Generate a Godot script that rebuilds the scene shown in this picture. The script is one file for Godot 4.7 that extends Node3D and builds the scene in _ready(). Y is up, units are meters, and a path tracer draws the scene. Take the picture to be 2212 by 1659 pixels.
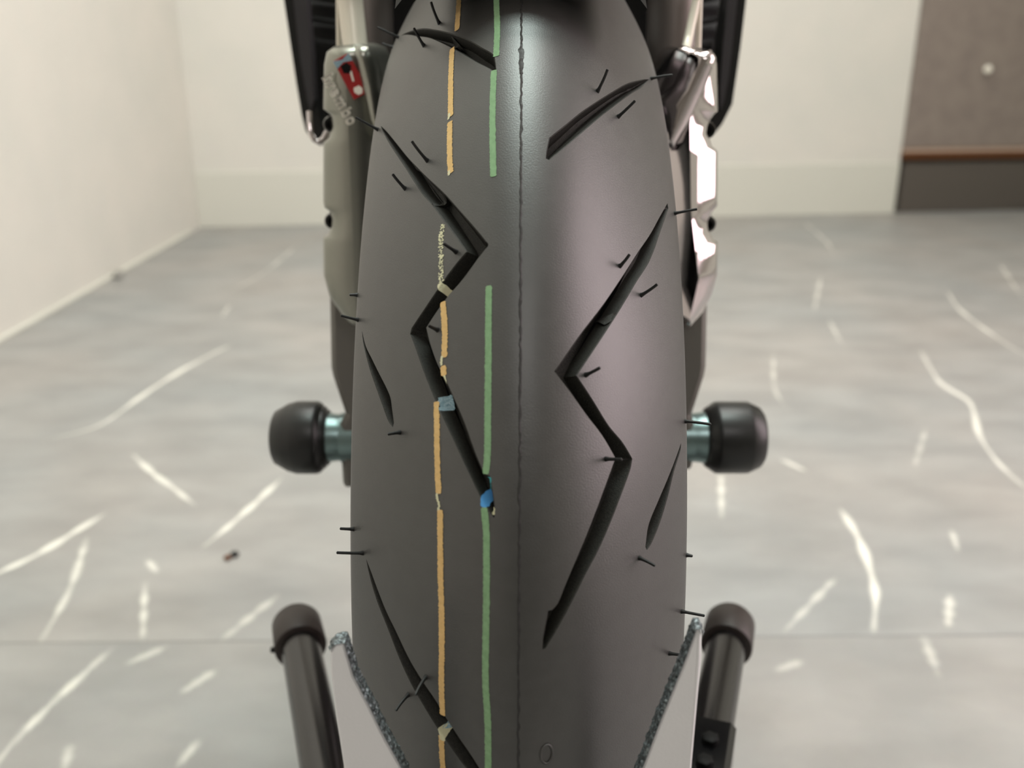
extends Node3D

# ---------------------------------------------------------------- constants
const R := 300.0                     # tyre radius, millimetres
const HALF := 60.2                   # half the tyre's width
const DROP := 60.0                   # crown to widest point
const GROOVE_DEPTH := 5.0
const GROOVE_INSET := 1.9

# Tread pattern: (distance across the crown, distance along the circumference) in millimetres.
const GROOVES := {
	"a": [-71.6, 362.6, -59.4, 340.4, -47.8, 321.9, -37.3, 305.4, -26.4, 289.9, -19.4, 280.3, -14.3, 272.9, -9.8, 266.9, -9, 263.3, -8.6, 258.5, -9.9, 258.8, -16.5, 266.5, -24.7, 278.1, -33.6, 291.7, -42.3, 305.9, -53.7, 324.6],
	"b": [71.5, 316.5, 59.2, 297.7, 48.9, 282.9, 39, 268.4, 29.3, 255.1, 21.4, 244.8, 15.4, 236.7, 9.3, 229.1, 8.3, 223.5, 8.1, 220.6, 9.2, 220.2, 13.4, 225, 21.1, 235, 30, 247.3, 41.3, 263.5, 53.7, 282.5, 61.7, 295.8],
	"c": [-76.5, 286.1, -52.2, 245.9, -39.5, 228, -27.4, 213, -21.8, 205.5, -14.8, 196.2, -10.3, 190, -10.4, 189.2, -13.2, 186.2, -19.1, 179.8, -25.6, 174.7, -30.6, 170.3, -34.7, 166.4, -32.4, 160.1, -29.1, 153.3, -26.3, 149.1, -22, 141.7, -17.9, 133.9, -13.7, 124.1, -10.8, 118.2, -9, 117.4, -7.8, 111.4, -7.4, 107.8, -7.6, 105.1, -9.6, 107.4, -11.9, 110.8, -16, 118, -20.9, 126.6, -25.7, 134.5, -30.9, 143.2, -35.3, 151.1, -40.1, 160.5, -43.1, 165.9, -42.4, 167.9, -36.5, 172.8, -30.9, 177.7, -26.4, 181.9, -22.1, 185.7, -18.2, 188.9, -21.8, 194.4, -26.5, 201.1, -33.5, 211.1, -40.3, 220.2, -50.6, 237.1, -62.9, 257.9, -74, 279.4],
	"d": [76.4, 238.9, 77, 236.4, 68.5, 220.3, 57.6, 200.1, 47.3, 186.5, 38.9, 175.1, 31.6, 165.6, 24.2, 156, 18.4, 148.4, 24, 142.1, 31.6, 133.5, 38.6, 128, 43.6, 122.7, 42.6, 119.3, 37.3, 110.1, 31.6, 100.6, 26.8, 93.3, 22.1, 87, 18, 80.7, 14.2, 74.7, 10.7, 69.4, 8.1, 65.7, 7.2, 65.4, 7.2, 68.7, 8.1, 73.7, 8.8, 77.2, 10.1, 77.4, 11.8, 79, 14.1, 83.8, 16.7, 89, 21.3, 97.5, 25.9, 106.2, 30.5, 115, 34.7, 122.9, 29, 129.7, 21.7, 136.7, 16, 143, 11.9, 147.4, 10.5, 149.1, 12.4, 151.7, 19.6, 161.5, 29.6, 173.6, 38.7, 185.4, 49.6, 200.1, 58.5, 211.8, 68.2, 226.5],
	"e": [-79, 177.1, -74.6, 169, -68.8, 162.2, -62.5, 154.9, -57.4, 149.1, -54, 144.4, -52.8, 140.2, -51.4, 135, -52.1, 133.5, -55.2, 136, -59.4, 142.1, -65.2, 150.6, -69.6, 157.1, -74.3, 165.3, -77.5, 171.9],
	"f": [80, 129.2, 79.3, 126.2, 73.3, 118.1, 67.2, 107.2, 60.9, 97.7, 55.1, 91.2, 52.6, 89.7, 51.5, 91, 53.5, 98.7, 59.9, 106.6, 67.2, 114.6, 74.4, 122.7],
	"g": [-70.8, 81.6, -66.3, 77, -62.7, 72.9, -56.3, 65.9, -49.5, 59.8, -42.1, 52.5, -35, 46.9, -29.4, 42.8, -24.5, 38, -19.9, 33.5, -15.4, 28.9, -11.4, 23.6, -10, 20.5, -11.6, 19.3, -14, 20.9, -17.7, 23.7, -23.7, 29, -29.6, 33.7, -36.3, 39.4, -41.1, 43.4, -47.5, 50, -54.7, 58.8, -62.8, 67.7, -68.5, 76.4],
}
const PAINT := {
	"tan1": [-26.2, 316.3, -26, 303.4, -26, 292.1],
	"tan2": [-27.8, 282.9, -27.6, 267.9, -27.1, 255.7, -26.7, 246],
	"tan3": [-26.9, 243.8, -26.6, 235.9, -26.2, 227.7, -25.5, 220.8],
	"tanf": [-28.2, 202, -28.9, 196, -28.5, 189.1, -28.2, 180.8],
	"tan4": [-27.2, 173.8, -26.4, 167.6, -26, 161.3, -26.1, 154.9],
	"tan4b": [-26.4, 152.3, -26.1, 148.9],
	"tan5": [-29.2, 140.8, -28.8, 133, -28.4, 121.1, -27.7, 111.3],
	"tan6": [-27, 106.3, -26.9, 97.7, -26.7, 85.9, -26.3, 73.9, -26.3, 61.7, -26.5, 50.7, -26.2, 38.6],
	"tan7": [-26.8, 30.8, -26.7, 24, -26.2, 17.1],
	"gr1": [-9.3, 300.1, -8.6, 280.8, -8.7, 265.4],
	"gr1b": [-9.4, 258.8, -9.6, 244.3, -9.4, 228.6, -8.9, 213.7],
	"gr2": [-9.9, 176, -9.9, 163.7, -9.8, 149.3, -9.8, 135.2, -9.8, 124.1, -10.4, 118],
	"gr3": [-10.8, 108.1, -10.1, 102, -9.9, 93.7, -9.9, 79.8, -10.1, 65.4, -10.1, 53.7, -9.4, 41.6, -9.3, 24.1],
	"p1": [-28.9, 180.6, -27.3, 175.4],
	"p2": [-26.3, 148.9, -24.6, 141.9],
	"p3": [-28.2, 143.1, -26.5, 137.9],
	"p4": [-9.5, 117.2, -9.8, 112.8],
	"p5": [-10.4, 113.1, -10.8, 108.1],
	"p6": [-25.9, 37.9, -26.5, 32.6],
	"p7": [-27.1, 33.7, -26.2, 29.4],
	"p8": [-7.8, 108.3, -7.8, 106],
}
const NUBS := [
		[-36.6, 309.4, -33.9, 249.9, 147.8],
		[-45.5, 304.3, -40.6, 240.7, 148.0],
		[-74.6, 369.7, -63.0, 242.2, 85.5],
		[-84.9, 387.4, -63.6, 235.6, 67.7],
		[-80.1, 288.1, -64.9, 207.7, 144.3],
		[-37.6, 232.5, -36.5, 204.0, 205.2],
		[-50.2, 227.4, -44.0, 192.5, 200.3],
		[-22.2, 189.9, -23.9, 176.2, 239.5],
		[-88.2, 197.9, -62.8, 147.4, 190.4],
		[-84.2, 183.9, -64.3, 142.5, 201.7],
		[-29.4, 164.6, -28.4, 152.0, 247.7],
		[-47.6, 131.5, -42.0, 117.0, 251.4],
		[-83.1, 91.3, -62.5, 74.6, 235.6],
		[-73.7, 83.3, -61.7, 71.8, 247.5],
		[-33.8, 49.2, -31.8, 44.5, 286.8],
		[-43.1, 38.8, -39.0, 34.1, 281.2],
		[30.5, 261.4, 29.7, 226.8, 188.1],
		[41.5, 256.9, 39.8, 216.4, 186.3],
		[74.0, 321.7, 62.1, 223.6, 123.2],
		[84.2, 239.5, 66.5, 176.8, 173.0],
		[38.5, 190.1, 35.2, 170.8, 228.8],
		[50.6, 183.0, 45.1, 160.3, 225.9],
		[22.0, 149.0, 23.9, 143.0, 261.3],
		[30.3, 122.6, 30.9, 115.9, 267.7],
		[85.2, 138.9, 67.4, 109.0, 221.3],
		[47.9, 87.8, 43.1, 78.9, 267.0],
		[87.8, 79.5, 62.0, 63.0, 232.9],
		[82.4, 56.0, 65.2, 46.3, 245.1],
		[71.4, 42.4, 57.7, 37.1, 255.3],
]
const VEINS_FAR := [
		[-0.531, -1.261, -0.577, -1.116, -0.604, -0.967, -0.624, -0.833, -0.683, -0.774],
		[-0.612, -0.925, -0.597, -1.016, -0.555, -1.171],
		[-0.533, -0.722, -0.479, -0.654, -0.439, -0.610, -0.392, -0.555],
		[-0.302, -0.639, -0.320, -0.562, -0.341, -0.487, -0.354, -0.448],
		[-0.499, -0.542, -0.512, -0.505, -0.536, -0.440, -0.566, -0.389, -0.582, -0.361],
		[-0.499, -0.482, -0.473, -0.381, -0.464, -0.330, -0.456, -0.258],
		[-0.407, -0.421, -0.387, -0.394],
		[-0.394, -0.376, -0.376, -0.321, -0.356, -0.260],
		[-0.242, -0.348, -0.263, -0.304, -0.282, -0.262],
		[-0.618, -1.570, -0.606, -1.450],
		[-0.604, -2.320, -0.618, -1.879, -0.677, -1.591],
		[1.018, -2.647, 0.977, -2.284, 0.931, -2.082],
		[1.068, -1.679, 1.018, -1.508, 0.998, -1.360, 0.987, -1.215, 0.992, -1.143],
		[0.802, -1.201, 0.758, -1.016, 0.762, -0.914, 0.712, -0.777, 0.691, -0.685, 0.686, -0.624, 0.686, -0.567],
		[0.811, -1.826, 0.688, -1.489],
		[0.700, -1.432, 0.662, -1.230],
		[0.519, -1.201, 0.463, -0.993, 0.453, -0.873],
		[0.421, -0.542, 0.415, -0.453, 0.393, -0.348, 0.361, -0.267],
		[0.362, -0.376, 0.270, -0.267],
		[0.536, -0.482, 0.519, -0.426],
		[0.470, -0.339, 0.439, -0.275],
		[0.644, -0.805, 0.562, -0.654],
		[0.388, -0.693, 0.414, -0.646],
		[1.351, -1.991, 1.272, -1.775, 1.208, -1.591],
		[0.294, -0.646, 0.265, -0.511],
]
const VEINS_NEAR := [
		[-0.382, -0.256, -0.404, -0.172, -0.413, -0.126, -0.417, -0.096, -0.423, -0.064],
		[-0.330, -0.256, -0.361, -0.226],
		[-0.272, -0.219, -0.296, -0.182],
		[-0.260, -0.124, -0.269, -0.088],
		[-0.366, -0.118, -0.357, -0.085],
		[0.410, -0.266, 0.396, -0.195],
		[0.277, -0.223, 0.249, -0.209],
]

var prof_x := PackedFloat32Array()
var prof_r := PackedFloat32Array()
var groove_polys := []
var groove_boxes := []
var m := {}
var rng := RandomNumberGenerator.new()
var taken := {}


func _ready() -> void:
	rng.seed = 7
	# ---- camera
	var cam := Camera3D.new()
	cam.name = "camera"
	cam.position = Vector3(0, 0.545, 0.5322)
	cam.rotation.x = -0.338629
	cam.near = 0.02
	cam.far = 40.0
	cam.fov = 44.063
	var lens := CameraAttributesPhysical.new()
	lens.frustum_focal_length = 29.656
	lens.frustum_focus_distance = 0.335
	lens.frustum_near = 0.02
	lens.frustum_far = 40.0
	lens.exposure_aperture = 8
	cam.attributes = lens
	add_child(cam)
	cam.fov = 44.063
	cam.current = true
	# ---- sky, exposure
	var env := Environment.new()
	env.background_mode = Environment.BG_COLOR
	env.background_color = Color(0.5, 0.52, 0.55)
	env.tonemap_mode = Environment.TONE_MAPPER_LINEAR
	env.tonemap_exposure = 0.46
	env.sdfgi_enabled = true
	env.ssao_enabled = true
	env.ssil_enabled = true
	var we := WorldEnvironment.new()
	we.name = "world_environment"
	we.environment = env
	add_child(we)
	# ---- the room's lamps
	materials()
	# position, turn about y, tilt, size, colour, energy
	lamp("ceiling_panel_light", "square white ceiling light panel above the front of the motorcycle", Vector3(0.15, 2.62, -0.1), Vector3(-90, 0, 0), Vector2(0.9, 0.6), Color(0.93, 1.0, 0.97), 6.5)
	lamp("ceiling_panel_light", "square white ceiling light panel near the back wall", Vector3(0.2, 2.62, -1.05), Vector3(-90, 0, 0), Vector2(1.6, 0.9), Color(1.0, 0.995, 0.97), 8)
	lamp("tall_wall_light", "tall white light panel standing out from the right wall", Vector3(2.03, 1.2, 0.0), Vector3(0, 90, 0), Vector2(1.1, 1.8), Color(1.0, 0.90, 0.92), 5.2)
	lamp("ceiling_panel_light", "square white ceiling light panel towards the front of the room", Vector3(0.4, 2.62, 2.6), Vector3(-90, 0, 0), Vector2(0.9, 0.6), Color(1.0, 0.98, 0.97), 4)
	# ---- structure
	room()
	# ---- objects
	motorcycle()
	stand()
	small_things()


# ---------------------------------------------------------------- naming
func numbered(called: String) -> String:
	var n: int = taken.get(called, 0)
	taken[called] = n + 1
	return called if n == 0 else "%s_%03d" % [called, n]


func thing(called: String, label: String, category: String, at := Vector3.ZERO, group := "") -> Node3D:
	var o := Node3D.new()
	o.name = numbered(called)
	o.position = at
	add_child(o, true)
	tag(o, label, category, group)
	return o


func tag(o: Node, label: String, category: String, group := "") -> void:
	o.set_meta("label", label)
	o.set_meta("category", category)
	if group != "":
		o.set_meta("group", group)


func put(called: String, mesh: Mesh, mat: Material, parent: Node, at := Transform3D.IDENTITY) -> MeshInstance3D:
	var o := MeshInstance3D.new()
	o.mesh = mesh
	o.material_override = mat
	o.transform = at
	if parent == self:
		o.name = numbered(called)
	else:
		var key := "%d/%s" % [parent.get_instance_id(), called]
		var n: int = taken.get(key, 0)
		taken[key] = n + 1
		o.name = called if n == 0 else "%s_%03d" % [called, n]
	parent.add_child(o, true)
	return o


func struct(called: String, mesh: Mesh, mat: Material, label: String, at := Transform3D.IDENTITY) -> MeshInstance3D:
	var o := put(called, mesh, mat, self, at)
	o.set_meta("kind", "structure")
	o.set_meta("label", label)
	return o


# ---------------------------------------------------------------- materials
func flat(c: Color, rough := 0.6, metal := 0.0, spec := 0.5) -> StandardMaterial3D:
	var s := StandardMaterial3D.new()
	s.albedo_color = c
	s.roughness = rough
	s.metallic = metal
	s.metallic_specular = spec
	return s


func bump(s: StandardMaterial3D, freq: float, size: float, strength: float, sd := 1, octaves := 3) -> void:
	# a fine relief, looked up in the object's own space; size = how many repeats to the metre
	var n := FastNoiseLite.new()
	n.seed = sd
	n.noise_type = FastNoiseLite.TYPE_SIMPLEX
	n.frequency = freq
	n.fractal_octaves = octaves
	var im := n.get_seamless_image(512, 512)
	im.bump_map_to_normal_map(6.0)
	s.normal_enabled = true
	s.normal_texture = ImageTexture.create_from_image(im)
	s.normal_scale = strength
	s.uv1_triplanar = true
	s.uv1_scale = Vector3.ONE * size


func mottled(s: StandardMaterial3D, a: Color, b: Color, freq: float, size: float, sd := 3) -> void:
	var n := FastNoiseLite.new()
	n.seed = sd
	n.frequency = freq
	n.fractal_octaves = 4
	var im := n.get_seamless_image(512, 512)
	var out := Image.create(512, 512, false, Image.FORMAT_RGB8)
	for y in 512:
		for x in 512:
			out.set_pixel(x, y, a.lerp(b, im.get_pixel(x, y).r))
	s.albedo_color = Color.WHITE
	s.albedo_texture = ImageTexture.create_from_image(out)
	s.uv1_triplanar = true
	s.uv1_scale = Vector3.ONE * size


func materials() -> void:
	m.rubber = flat(Color.WHITE, 0.43, 0.0, 0.72)
	mottled(m.rubber, Color(0.175 - 0.02, 0.175 - 0.023, 0.175 - 0.03), Color(0.175 + 0.02, 0.175 + 0.018, 0.175 + 0.012), 0.008, 6.0, 5)
	bump(m.rubber, 0.09, 30.0, 0.10, 11)
	m.rubber.uv1_scale = Vector3.ONE * 30.0
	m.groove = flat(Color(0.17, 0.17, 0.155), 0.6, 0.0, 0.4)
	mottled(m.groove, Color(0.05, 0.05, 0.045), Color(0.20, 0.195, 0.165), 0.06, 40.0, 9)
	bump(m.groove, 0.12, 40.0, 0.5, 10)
	m.nub = flat(Color(0.09, 0.09, 0.09), 0.5)
	m.seam = flat(Color(0.11, 0.108, 0.105), 0.55)
	m.tan = flat(Color(0.84, 0.70, 0.47), 0.75, 0.0, 0.3)
	mottled(m.tan, Color(0.78, 0.64, 0.42), Color(0.88, 0.75, 0.53), 0.03, 30.0, 21)
	m.green = flat(Color(0.50, 0.64, 0.49), 0.75, 0.0, 0.3)
	mottled(m.green, Color(0.45, 0.58, 0.43), Color(0.55, 0.68, 0.53), 0.03, 30.0, 22)
	m.pale = flat(Color(0.80, 0.79, 0.66), 0.8)
	m.blue = flat(Color(0.30, 0.60, 0.85), 0.7)
	m.teal = flat(Color(0.22, 0.54, 0.56), 0.7)
	m.steel_blue = flat(Color(0.50, 0.62, 0.68), 0.7)
	mottled(m.steel_blue, Color(0.30, 0.46, 0.54), Color(0.86, 0.93, 0.95), 0.05, 60.0, 23)
	m.gunmetal = flat(Color(0.58, 0.58, 0.545), 0.30, 0.92)
	m.chrome = flat(Color(0.80, 0.77, 0.77), 0.07, 1.0)
	m.black_plastic = flat(Color(0.085, 0.085, 0.08), 0.45, 0.0, 0.4)
	bump(m.black_plastic, 0.1, 12.0, 0.08, 31)
	m.grey_plastic = flat(Color(0.20, 0.19, 0.20), 0.5)
	m.black = flat(Color(0.03, 0.03, 0.03), 0.6, 0.0, 0.3)
	m.gloss_black = flat(Color(0.03, 0.03, 0.035), 0.16, 0.0, 0.5)
	m.bobbin = flat(Color(0.065, 0.068, 0.065), 0.38)
	m.anodized = flat(Color(0.48, 0.56, 0.56), 0.3, 0.85)
	m.fork = flat(Color(0.40, 0.37, 0.355), 0.42, 0.6)
	m.cast = flat(Color(0.42, 0.41, 0.39), 0.5, 0.4)
	m.pipe = flat(Color(0.86, 0.83, 0.77), 0.35, 0.1)
	m.tube = flat(Color(0.07, 0.06, 0.06), 0.22, 0.0, 0.6)
	m.cap = flat(Color(0.185, 0.155, 0.145), 0.5)
	m.plate = flat(Color(0.88, 0.88, 0.885), 0.5, 0.0, 0.4)
	bump(m.plate, 0.05, 20.0, 0.05, 33)
	m.cut = flat(Color(0.20, 0.21, 0.22), 0.30, 0.55)
	mottled(m.cut, Color(0.02, 0.02, 0.022), Color(0.80, 0.86, 0.88), 0.05, 22.0, 41)
	bump(m.cut, 0.06, 22.0, 1.2, 42)
	m.sticker = flat(Color(0.62, 0.10, 0.10), 0.35)
	m.white_print = flat(Color(0.97, 0.95, 0.90), 0.5)
	m.wall = flat(Color(0.855, 0.845, 0.80), 0.75, 0.0, 0.3)
	mottled(m.wall, Color(0.848, 0.840, 0.81), Color(0.876, 0.860, 0.828), 0.01, 0.8, 51)
	m.skirt = flat(Color(0.835, 0.83, 0.79), 0.55)
	m.ceiling = flat(Color(0.88, 0.88, 0.86), 0.85)
	m.brown = flat(Color(0.53, 0.485, 0.455), 0.35)
	mottled(m.brown, Color(0.50, 0.455, 0.43), Color(0.56, 0.515, 0.48), 0.012, 2.0, 61)
	m.trim = flat(Color(0.38, 0.22, 0.09), 0.3, 0.2)
	m.trim_top = flat(Color(0.72, 0.62, 0.55), 0.4)
	m.plinth = flat(Color(0.34, 0.315, 0.29), 0.5)
	m.far_tile = flat(Color(0.68, 0.675, 0.655), 0.42, 0.0, 0.35)
	m.grout = flat(Color(0.60, 0.59, 0.57), 0.9)


# ---------------------------------------------------------------- mesh helpers
func tri(st: SurfaceTool, a: Vector3, b: Vector3, c: Vector3, na: Vector3, nb: Vector3, nc: Vector3) -> void:
	var g := (c - a).cross(b - a)
	if g.length_squared() < 1e-22:
		return
	if g.dot(na + nb + nc) < 0.0:
		st.set_normal(na)
		st.add_vertex(a)
		st.set_normal(nc)
		st.add_vertex(c)
		st.set_normal(nb)
		st.add_vertex(b)
	else:
		st.set_normal(na)
		st.add_vertex(a)
		st.set_normal(nb)
		st.add_vertex(b)
		st.set_normal(nc)
		st.add_vertex(c)


func quad(st: SurfaceTool, a: Vector3, b: Vector3, c: Vector3, d: Vector3, out: Vector3) -> void:
	var n := (c - a).cross(b - d)
	if n.length_squared() < 1e-22:
		n = out
	n = n.normalized()
	if n.dot(out) < 0.0:
		n = -n
	tri(st, a, b, c, n, n, n)
	tri(st, a, c, d, n, n, n)


func begin() -> SurfaceTool:
	var st := SurfaceTool.new()
	st.begin(Mesh.PRIMITIVE_TRIANGLES)
	return st


func add_box(st: SurfaceTool, c: Vector3, s: Vector3, bevel := 0.0, turn := Basis.IDENTITY) -> void:
	# a box with chamfered edges
	var h := s / 2.0
	bevel = minf(bevel, minf(h.x, minf(h.y, h.z)) * 0.9)
	var i := h - Vector3.ONE * bevel
	for ax in 3:
		var u := (ax + 1) % 3
		var v := (ax + 2) % 3
		for sg: float in [-1.0, 1.0]:
			var p := []
			for k: Vector2 in [Vector2(-1, -1), Vector2(1, -1), Vector2(1, 1), Vector2(-1, 1)]:
				var q := Vector3.ZERO
				q[ax] = h[ax] * sg
				q[u] = i[u] * k.x
				q[v] = i[v] * k.y
				p.append(c + turn * q)
			var n := Vector3.ZERO
			n[ax] = sg
			quad(st, p[0], p[1], p[2], p[3], turn * n)
	if bevel <= 0.0:
		return
	for ax in 3:
		var u := (ax + 1) % 3
		var v := (ax + 2) % 3
		for su: float in [-1.0, 1.0]:
			for sv: float in [-1.0, 1.0]:
				var p := []
				for k: float in [-1.0, 1.0]:
					var q := Vector3.ZERO
					q[ax] = i[ax] * k
					q[u] = h[u] * su
					q[v] = i[v] * sv
					var w := q
					w[u] = i[u] * su
					w[v] = h[v] * sv
					p.append(c + turn * q)
					p.append(c + turn * w)
				var n := Vector3.ZERO
				n[u] = su
				n[v] = sv
				quad(st, p[0], p[1], p[3], p[2], turn * n)
	for sx: float in [-1.0, 1.0]:
		for sy: float in [-1.0, 1.0]:
			for sz: float in [-1.0, 1.0]:
				var a := c + turn * Vector3(h.x * sx, i.y * sy, i.z * sz)
				var b := c + turn * Vector3(i.x * sx, h.y * sy, i.z * sz)
				var d := c + turn * Vector3(i.x * sx, i.y * sy, h.z * sz)
				var n := (turn * Vector3(sx, sy, sz)).normalized()
				tri(st, a, b, d, n, n, n)


func box(c: Vector3, s: Vector3, bevel := 0.0) -> ArrayMesh:
	var st := begin()
	add_box(st, c, s, bevel)
	return st.commit()


func add_lathe(st: SurfaceTool, profile: Array, at: Vector3, axis: Vector3, segs := 48, sweep := TAU) -> void:
	# profile: Vector2(along the axis, radius); soft where it bends less than 40 degrees
	axis = axis.normalized()
	var s := axis.cross(Vector3.UP if absf(axis.y) < 0.9 else Vector3.RIGHT).normalized()
	var t := axis.cross(s)
	var dirs := []
	for i in profile.size() - 1:
		var e: Vector2 = profile[i + 1] - profile[i]
		dirs.append(Vector2(-e.y, e.x).normalized())
	var area := 0.0
	for i in profile.size() - 1:
		area += (profile[i + 1].x - profile[i].x) * (profile[i].y + profile[i + 1].y)
	if area < 0.0:
		for i in dirs.size():
			dirs[i] = -dirs[i]
	for i in profile.size() - 1:
		var n0: Vector2 = dirs[i]
		var n1: Vector2 = dirs[i]
		if i > 0 and dirs[i - 1].dot(dirs[i]) > 0.76:
			n0 = (dirs[i - 1] + dirs[i]).normalized()
		if i < dirs.size() - 1 and dirs[i + 1].dot(dirs[i]) > 0.76:
			n1 = (dirs[i + 1] + dirs[i]).normalized()
		for k in segs:
			var a0 := sweep * k / segs
			var a1 := sweep * (k + 1) / segs
			var r0 := s * cos(a0) + t * sin(a0)
			var r1 := s * cos(a1) + t * sin(a1)
			var p: Vector2 = profile[i]
			var q: Vector2 = profile[i + 1]
			var A := at + axis * p.x + r0 * p.y
			var B := at + axis * q.x + r0 * q.y
			var C := at + axis * q.x + r1 * q.y
			var D := at + axis * p.x + r1 * p.y
			tri(st, A, B, C, axis * n0.x + r0 * n0.y, axis * n1.x + r0 * n1.y, axis * n1.x + r1 * n1.y)
			tri(st, A, C, D, axis * n0.x + r0 * n0.y, axis * n1.x + r1 * n1.y, axis * n0.x + r1 * n0.y)


func lathe(profile: Array, at: Vector3, axis: Vector3, segs := 48) -> ArrayMesh:
	var st := begin()
	add_lathe(st, profile, at, axis, segs)
	return st.commit()


func add_tube(st: SurfaceTool, path: Array, radii: Array, segs := 16) -> void:
	var n := path.size()
	var rings := []
	var up := Vector3(0.31, 0.57, 0.76)
	for i in n:
		var d: Vector3 = (path[mini(i + 1, n - 1)] - path[maxi(i - 1, 0)]).normalized()
		var s := d.cross(up).normalized()
		var t := d.cross(s)
		var ring := []
		for k in segs:
			var a := TAU * k / segs
			ring.append(s * cos(a) + t * sin(a))
		rings.append(ring)
	for i in n - 1:
		for k in segs:
			var l := (k + 1) % segs
			var n0: Vector3 = rings[i][k]
			var n1: Vector3 = rings[i][l]
			var n2: Vector3 = rings[i + 1][l]
			var n3: Vector3 = rings[i + 1][k]
			var A: Vector3 = path[i] + n0 * radii[i]
			var B: Vector3 = path[i] + n1 * radii[i]
			var C: Vector3 = path[i + 1] + n2 * radii[i + 1]
			var D: Vector3 = path[i + 1] + n3 * radii[i + 1]
			tri(st, A, B, C, n0, n1, n2)
			tri(st, A, C, D, n0, n2, n3)
	for e in [0, n - 1]:
		var d: Vector3 = (path[0] - path[1]).normalized() if e == 0 else (path[n - 1] - path[n - 2]).normalized()
		for k in segs:
			tri(st, path[e], path[e] + rings[e][k] * radii[e], path[e] + rings[e][(k + 1) % segs] * radii[e], d, d, d)


func tube(path: Array, r: float, segs := 20) -> ArrayMesh:
	var st := begin()
	var rr := []
	for p in path:
		rr.append(r)
	add_tube(st, path, rr, segs)
	return st.commit()


func curve(points: Array, step := 0.004) -> Array:
	var c := Curve3D.new()
	c.bake_interval = step
	for i in points.size():
		var a: Vector3 = points[maxi(i - 1, 0)]
		var b: Vector3 = points[mini(i + 1, points.size() - 1)]
		var h := (b - a) / 6.0
		c.add_point(points[i], -h, h)
	return Array(c.get_baked_points())


func points(list: Array) -> PackedVector2Array:
	# millimetres to metres
	var p := PackedVector2Array()
	for i in list.size() / 2:
		p.append(Vector2(list[2 * i], list[2 * i + 1]) / 1000.0)
	return p


func inset_of(p: PackedVector2Array, d: float) -> PackedVector2Array:
	var q := PackedVector2Array()
	var ccw := not Geometry2D.is_polygon_clockwise(p)
	var n := p.size()
	for i in n:
		var e0 := (p[i] - p[(i + n - 1) % n]).normalized()
		var e1 := (p[(i + 1) % n] - p[i]).normalized()
		var n0 := Vector2(-e0.y, e0.x)
		var n1 := Vector2(-e1.y, e1.x)
		var b := (n0 + n1)
		b = n0 if b.length() < 0.05 else b.normalized()
		var k := d / maxf(0.45, b.dot(n0))
		q.append(p[i] + b * k * (1.0 if ccw else -1.0))
	return q


func add_slab(st: SurfaceTool, outline: PackedVector2Array, z0: float, z1: float, bevel: float) -> void:
	# outline in x and y, from z0 (back) to z1 (front), its front edge chamfered
	var cw := Geometry2D.is_polygon_clockwise(outline)
	var face := inset_of(outline, bevel)
	var ix := Geometry2D.triangulate_polygon(face)
	if ix.is_empty():
		face = outline
		ix = Geometry2D.triangulate_polygon(face)
	var F := Vector3(0, 0, signf(z1 - z0))
	for k in ix.size() / 3:
		var a := face[ix[3 * k]]
		var b := face[ix[3 * k + 1]]
		var c := face[ix[3 * k + 2]]
		tri(st, Vector3(a.x, a.y, z1), Vector3(b.x, b.y, z1), Vector3(c.x, c.y, z1), F, F, F)
	ix = Geometry2D.triangulate_polygon(outline)
	for k in ix.size() / 3:
		var a := outline[ix[3 * k]]
		var b := outline[ix[3 * k + 1]]
		var c := outline[ix[3 * k + 2]]
		tri(st, Vector3(a.x, a.y, z0), Vector3(b.x, b.y, z0), Vector3(c.x, c.y, z0), -F, -F, -F)
	var n := outline.size()
	for i in n:
		var j := (i + 1) % n
		var e := (outline[j] - outline[i]).normalized()
		var o := Vector3(e.y, -e.x, 0) * (-1.0 if cw else 1.0)
		var zb := z1 - F.z * bevel
		quad(st, Vector3(outline[i].x, outline[i].y, z0), Vector3(outline[j].x, outline[j].y, z0), Vector3(outline[j].x, outline[j].y, zb), Vector3(outline[i].x, outline[i].y, zb), o)
		quad(st, Vector3(outline[i].x, outline[i].y, zb), Vector3(outline[j].x, outline[j].y, zb), Vector3(face[j].x, face[j].y, z1), Vector3(face[i].x, face[i].y, z1), o + F)


func slab(outline: PackedVector2Array, z0: float, z1: float, bevel: float) -> ArrayMesh:
	var st := begin()
	add_slab(st, outline, z0, z1, bevel)
	return st.commit()


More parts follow.
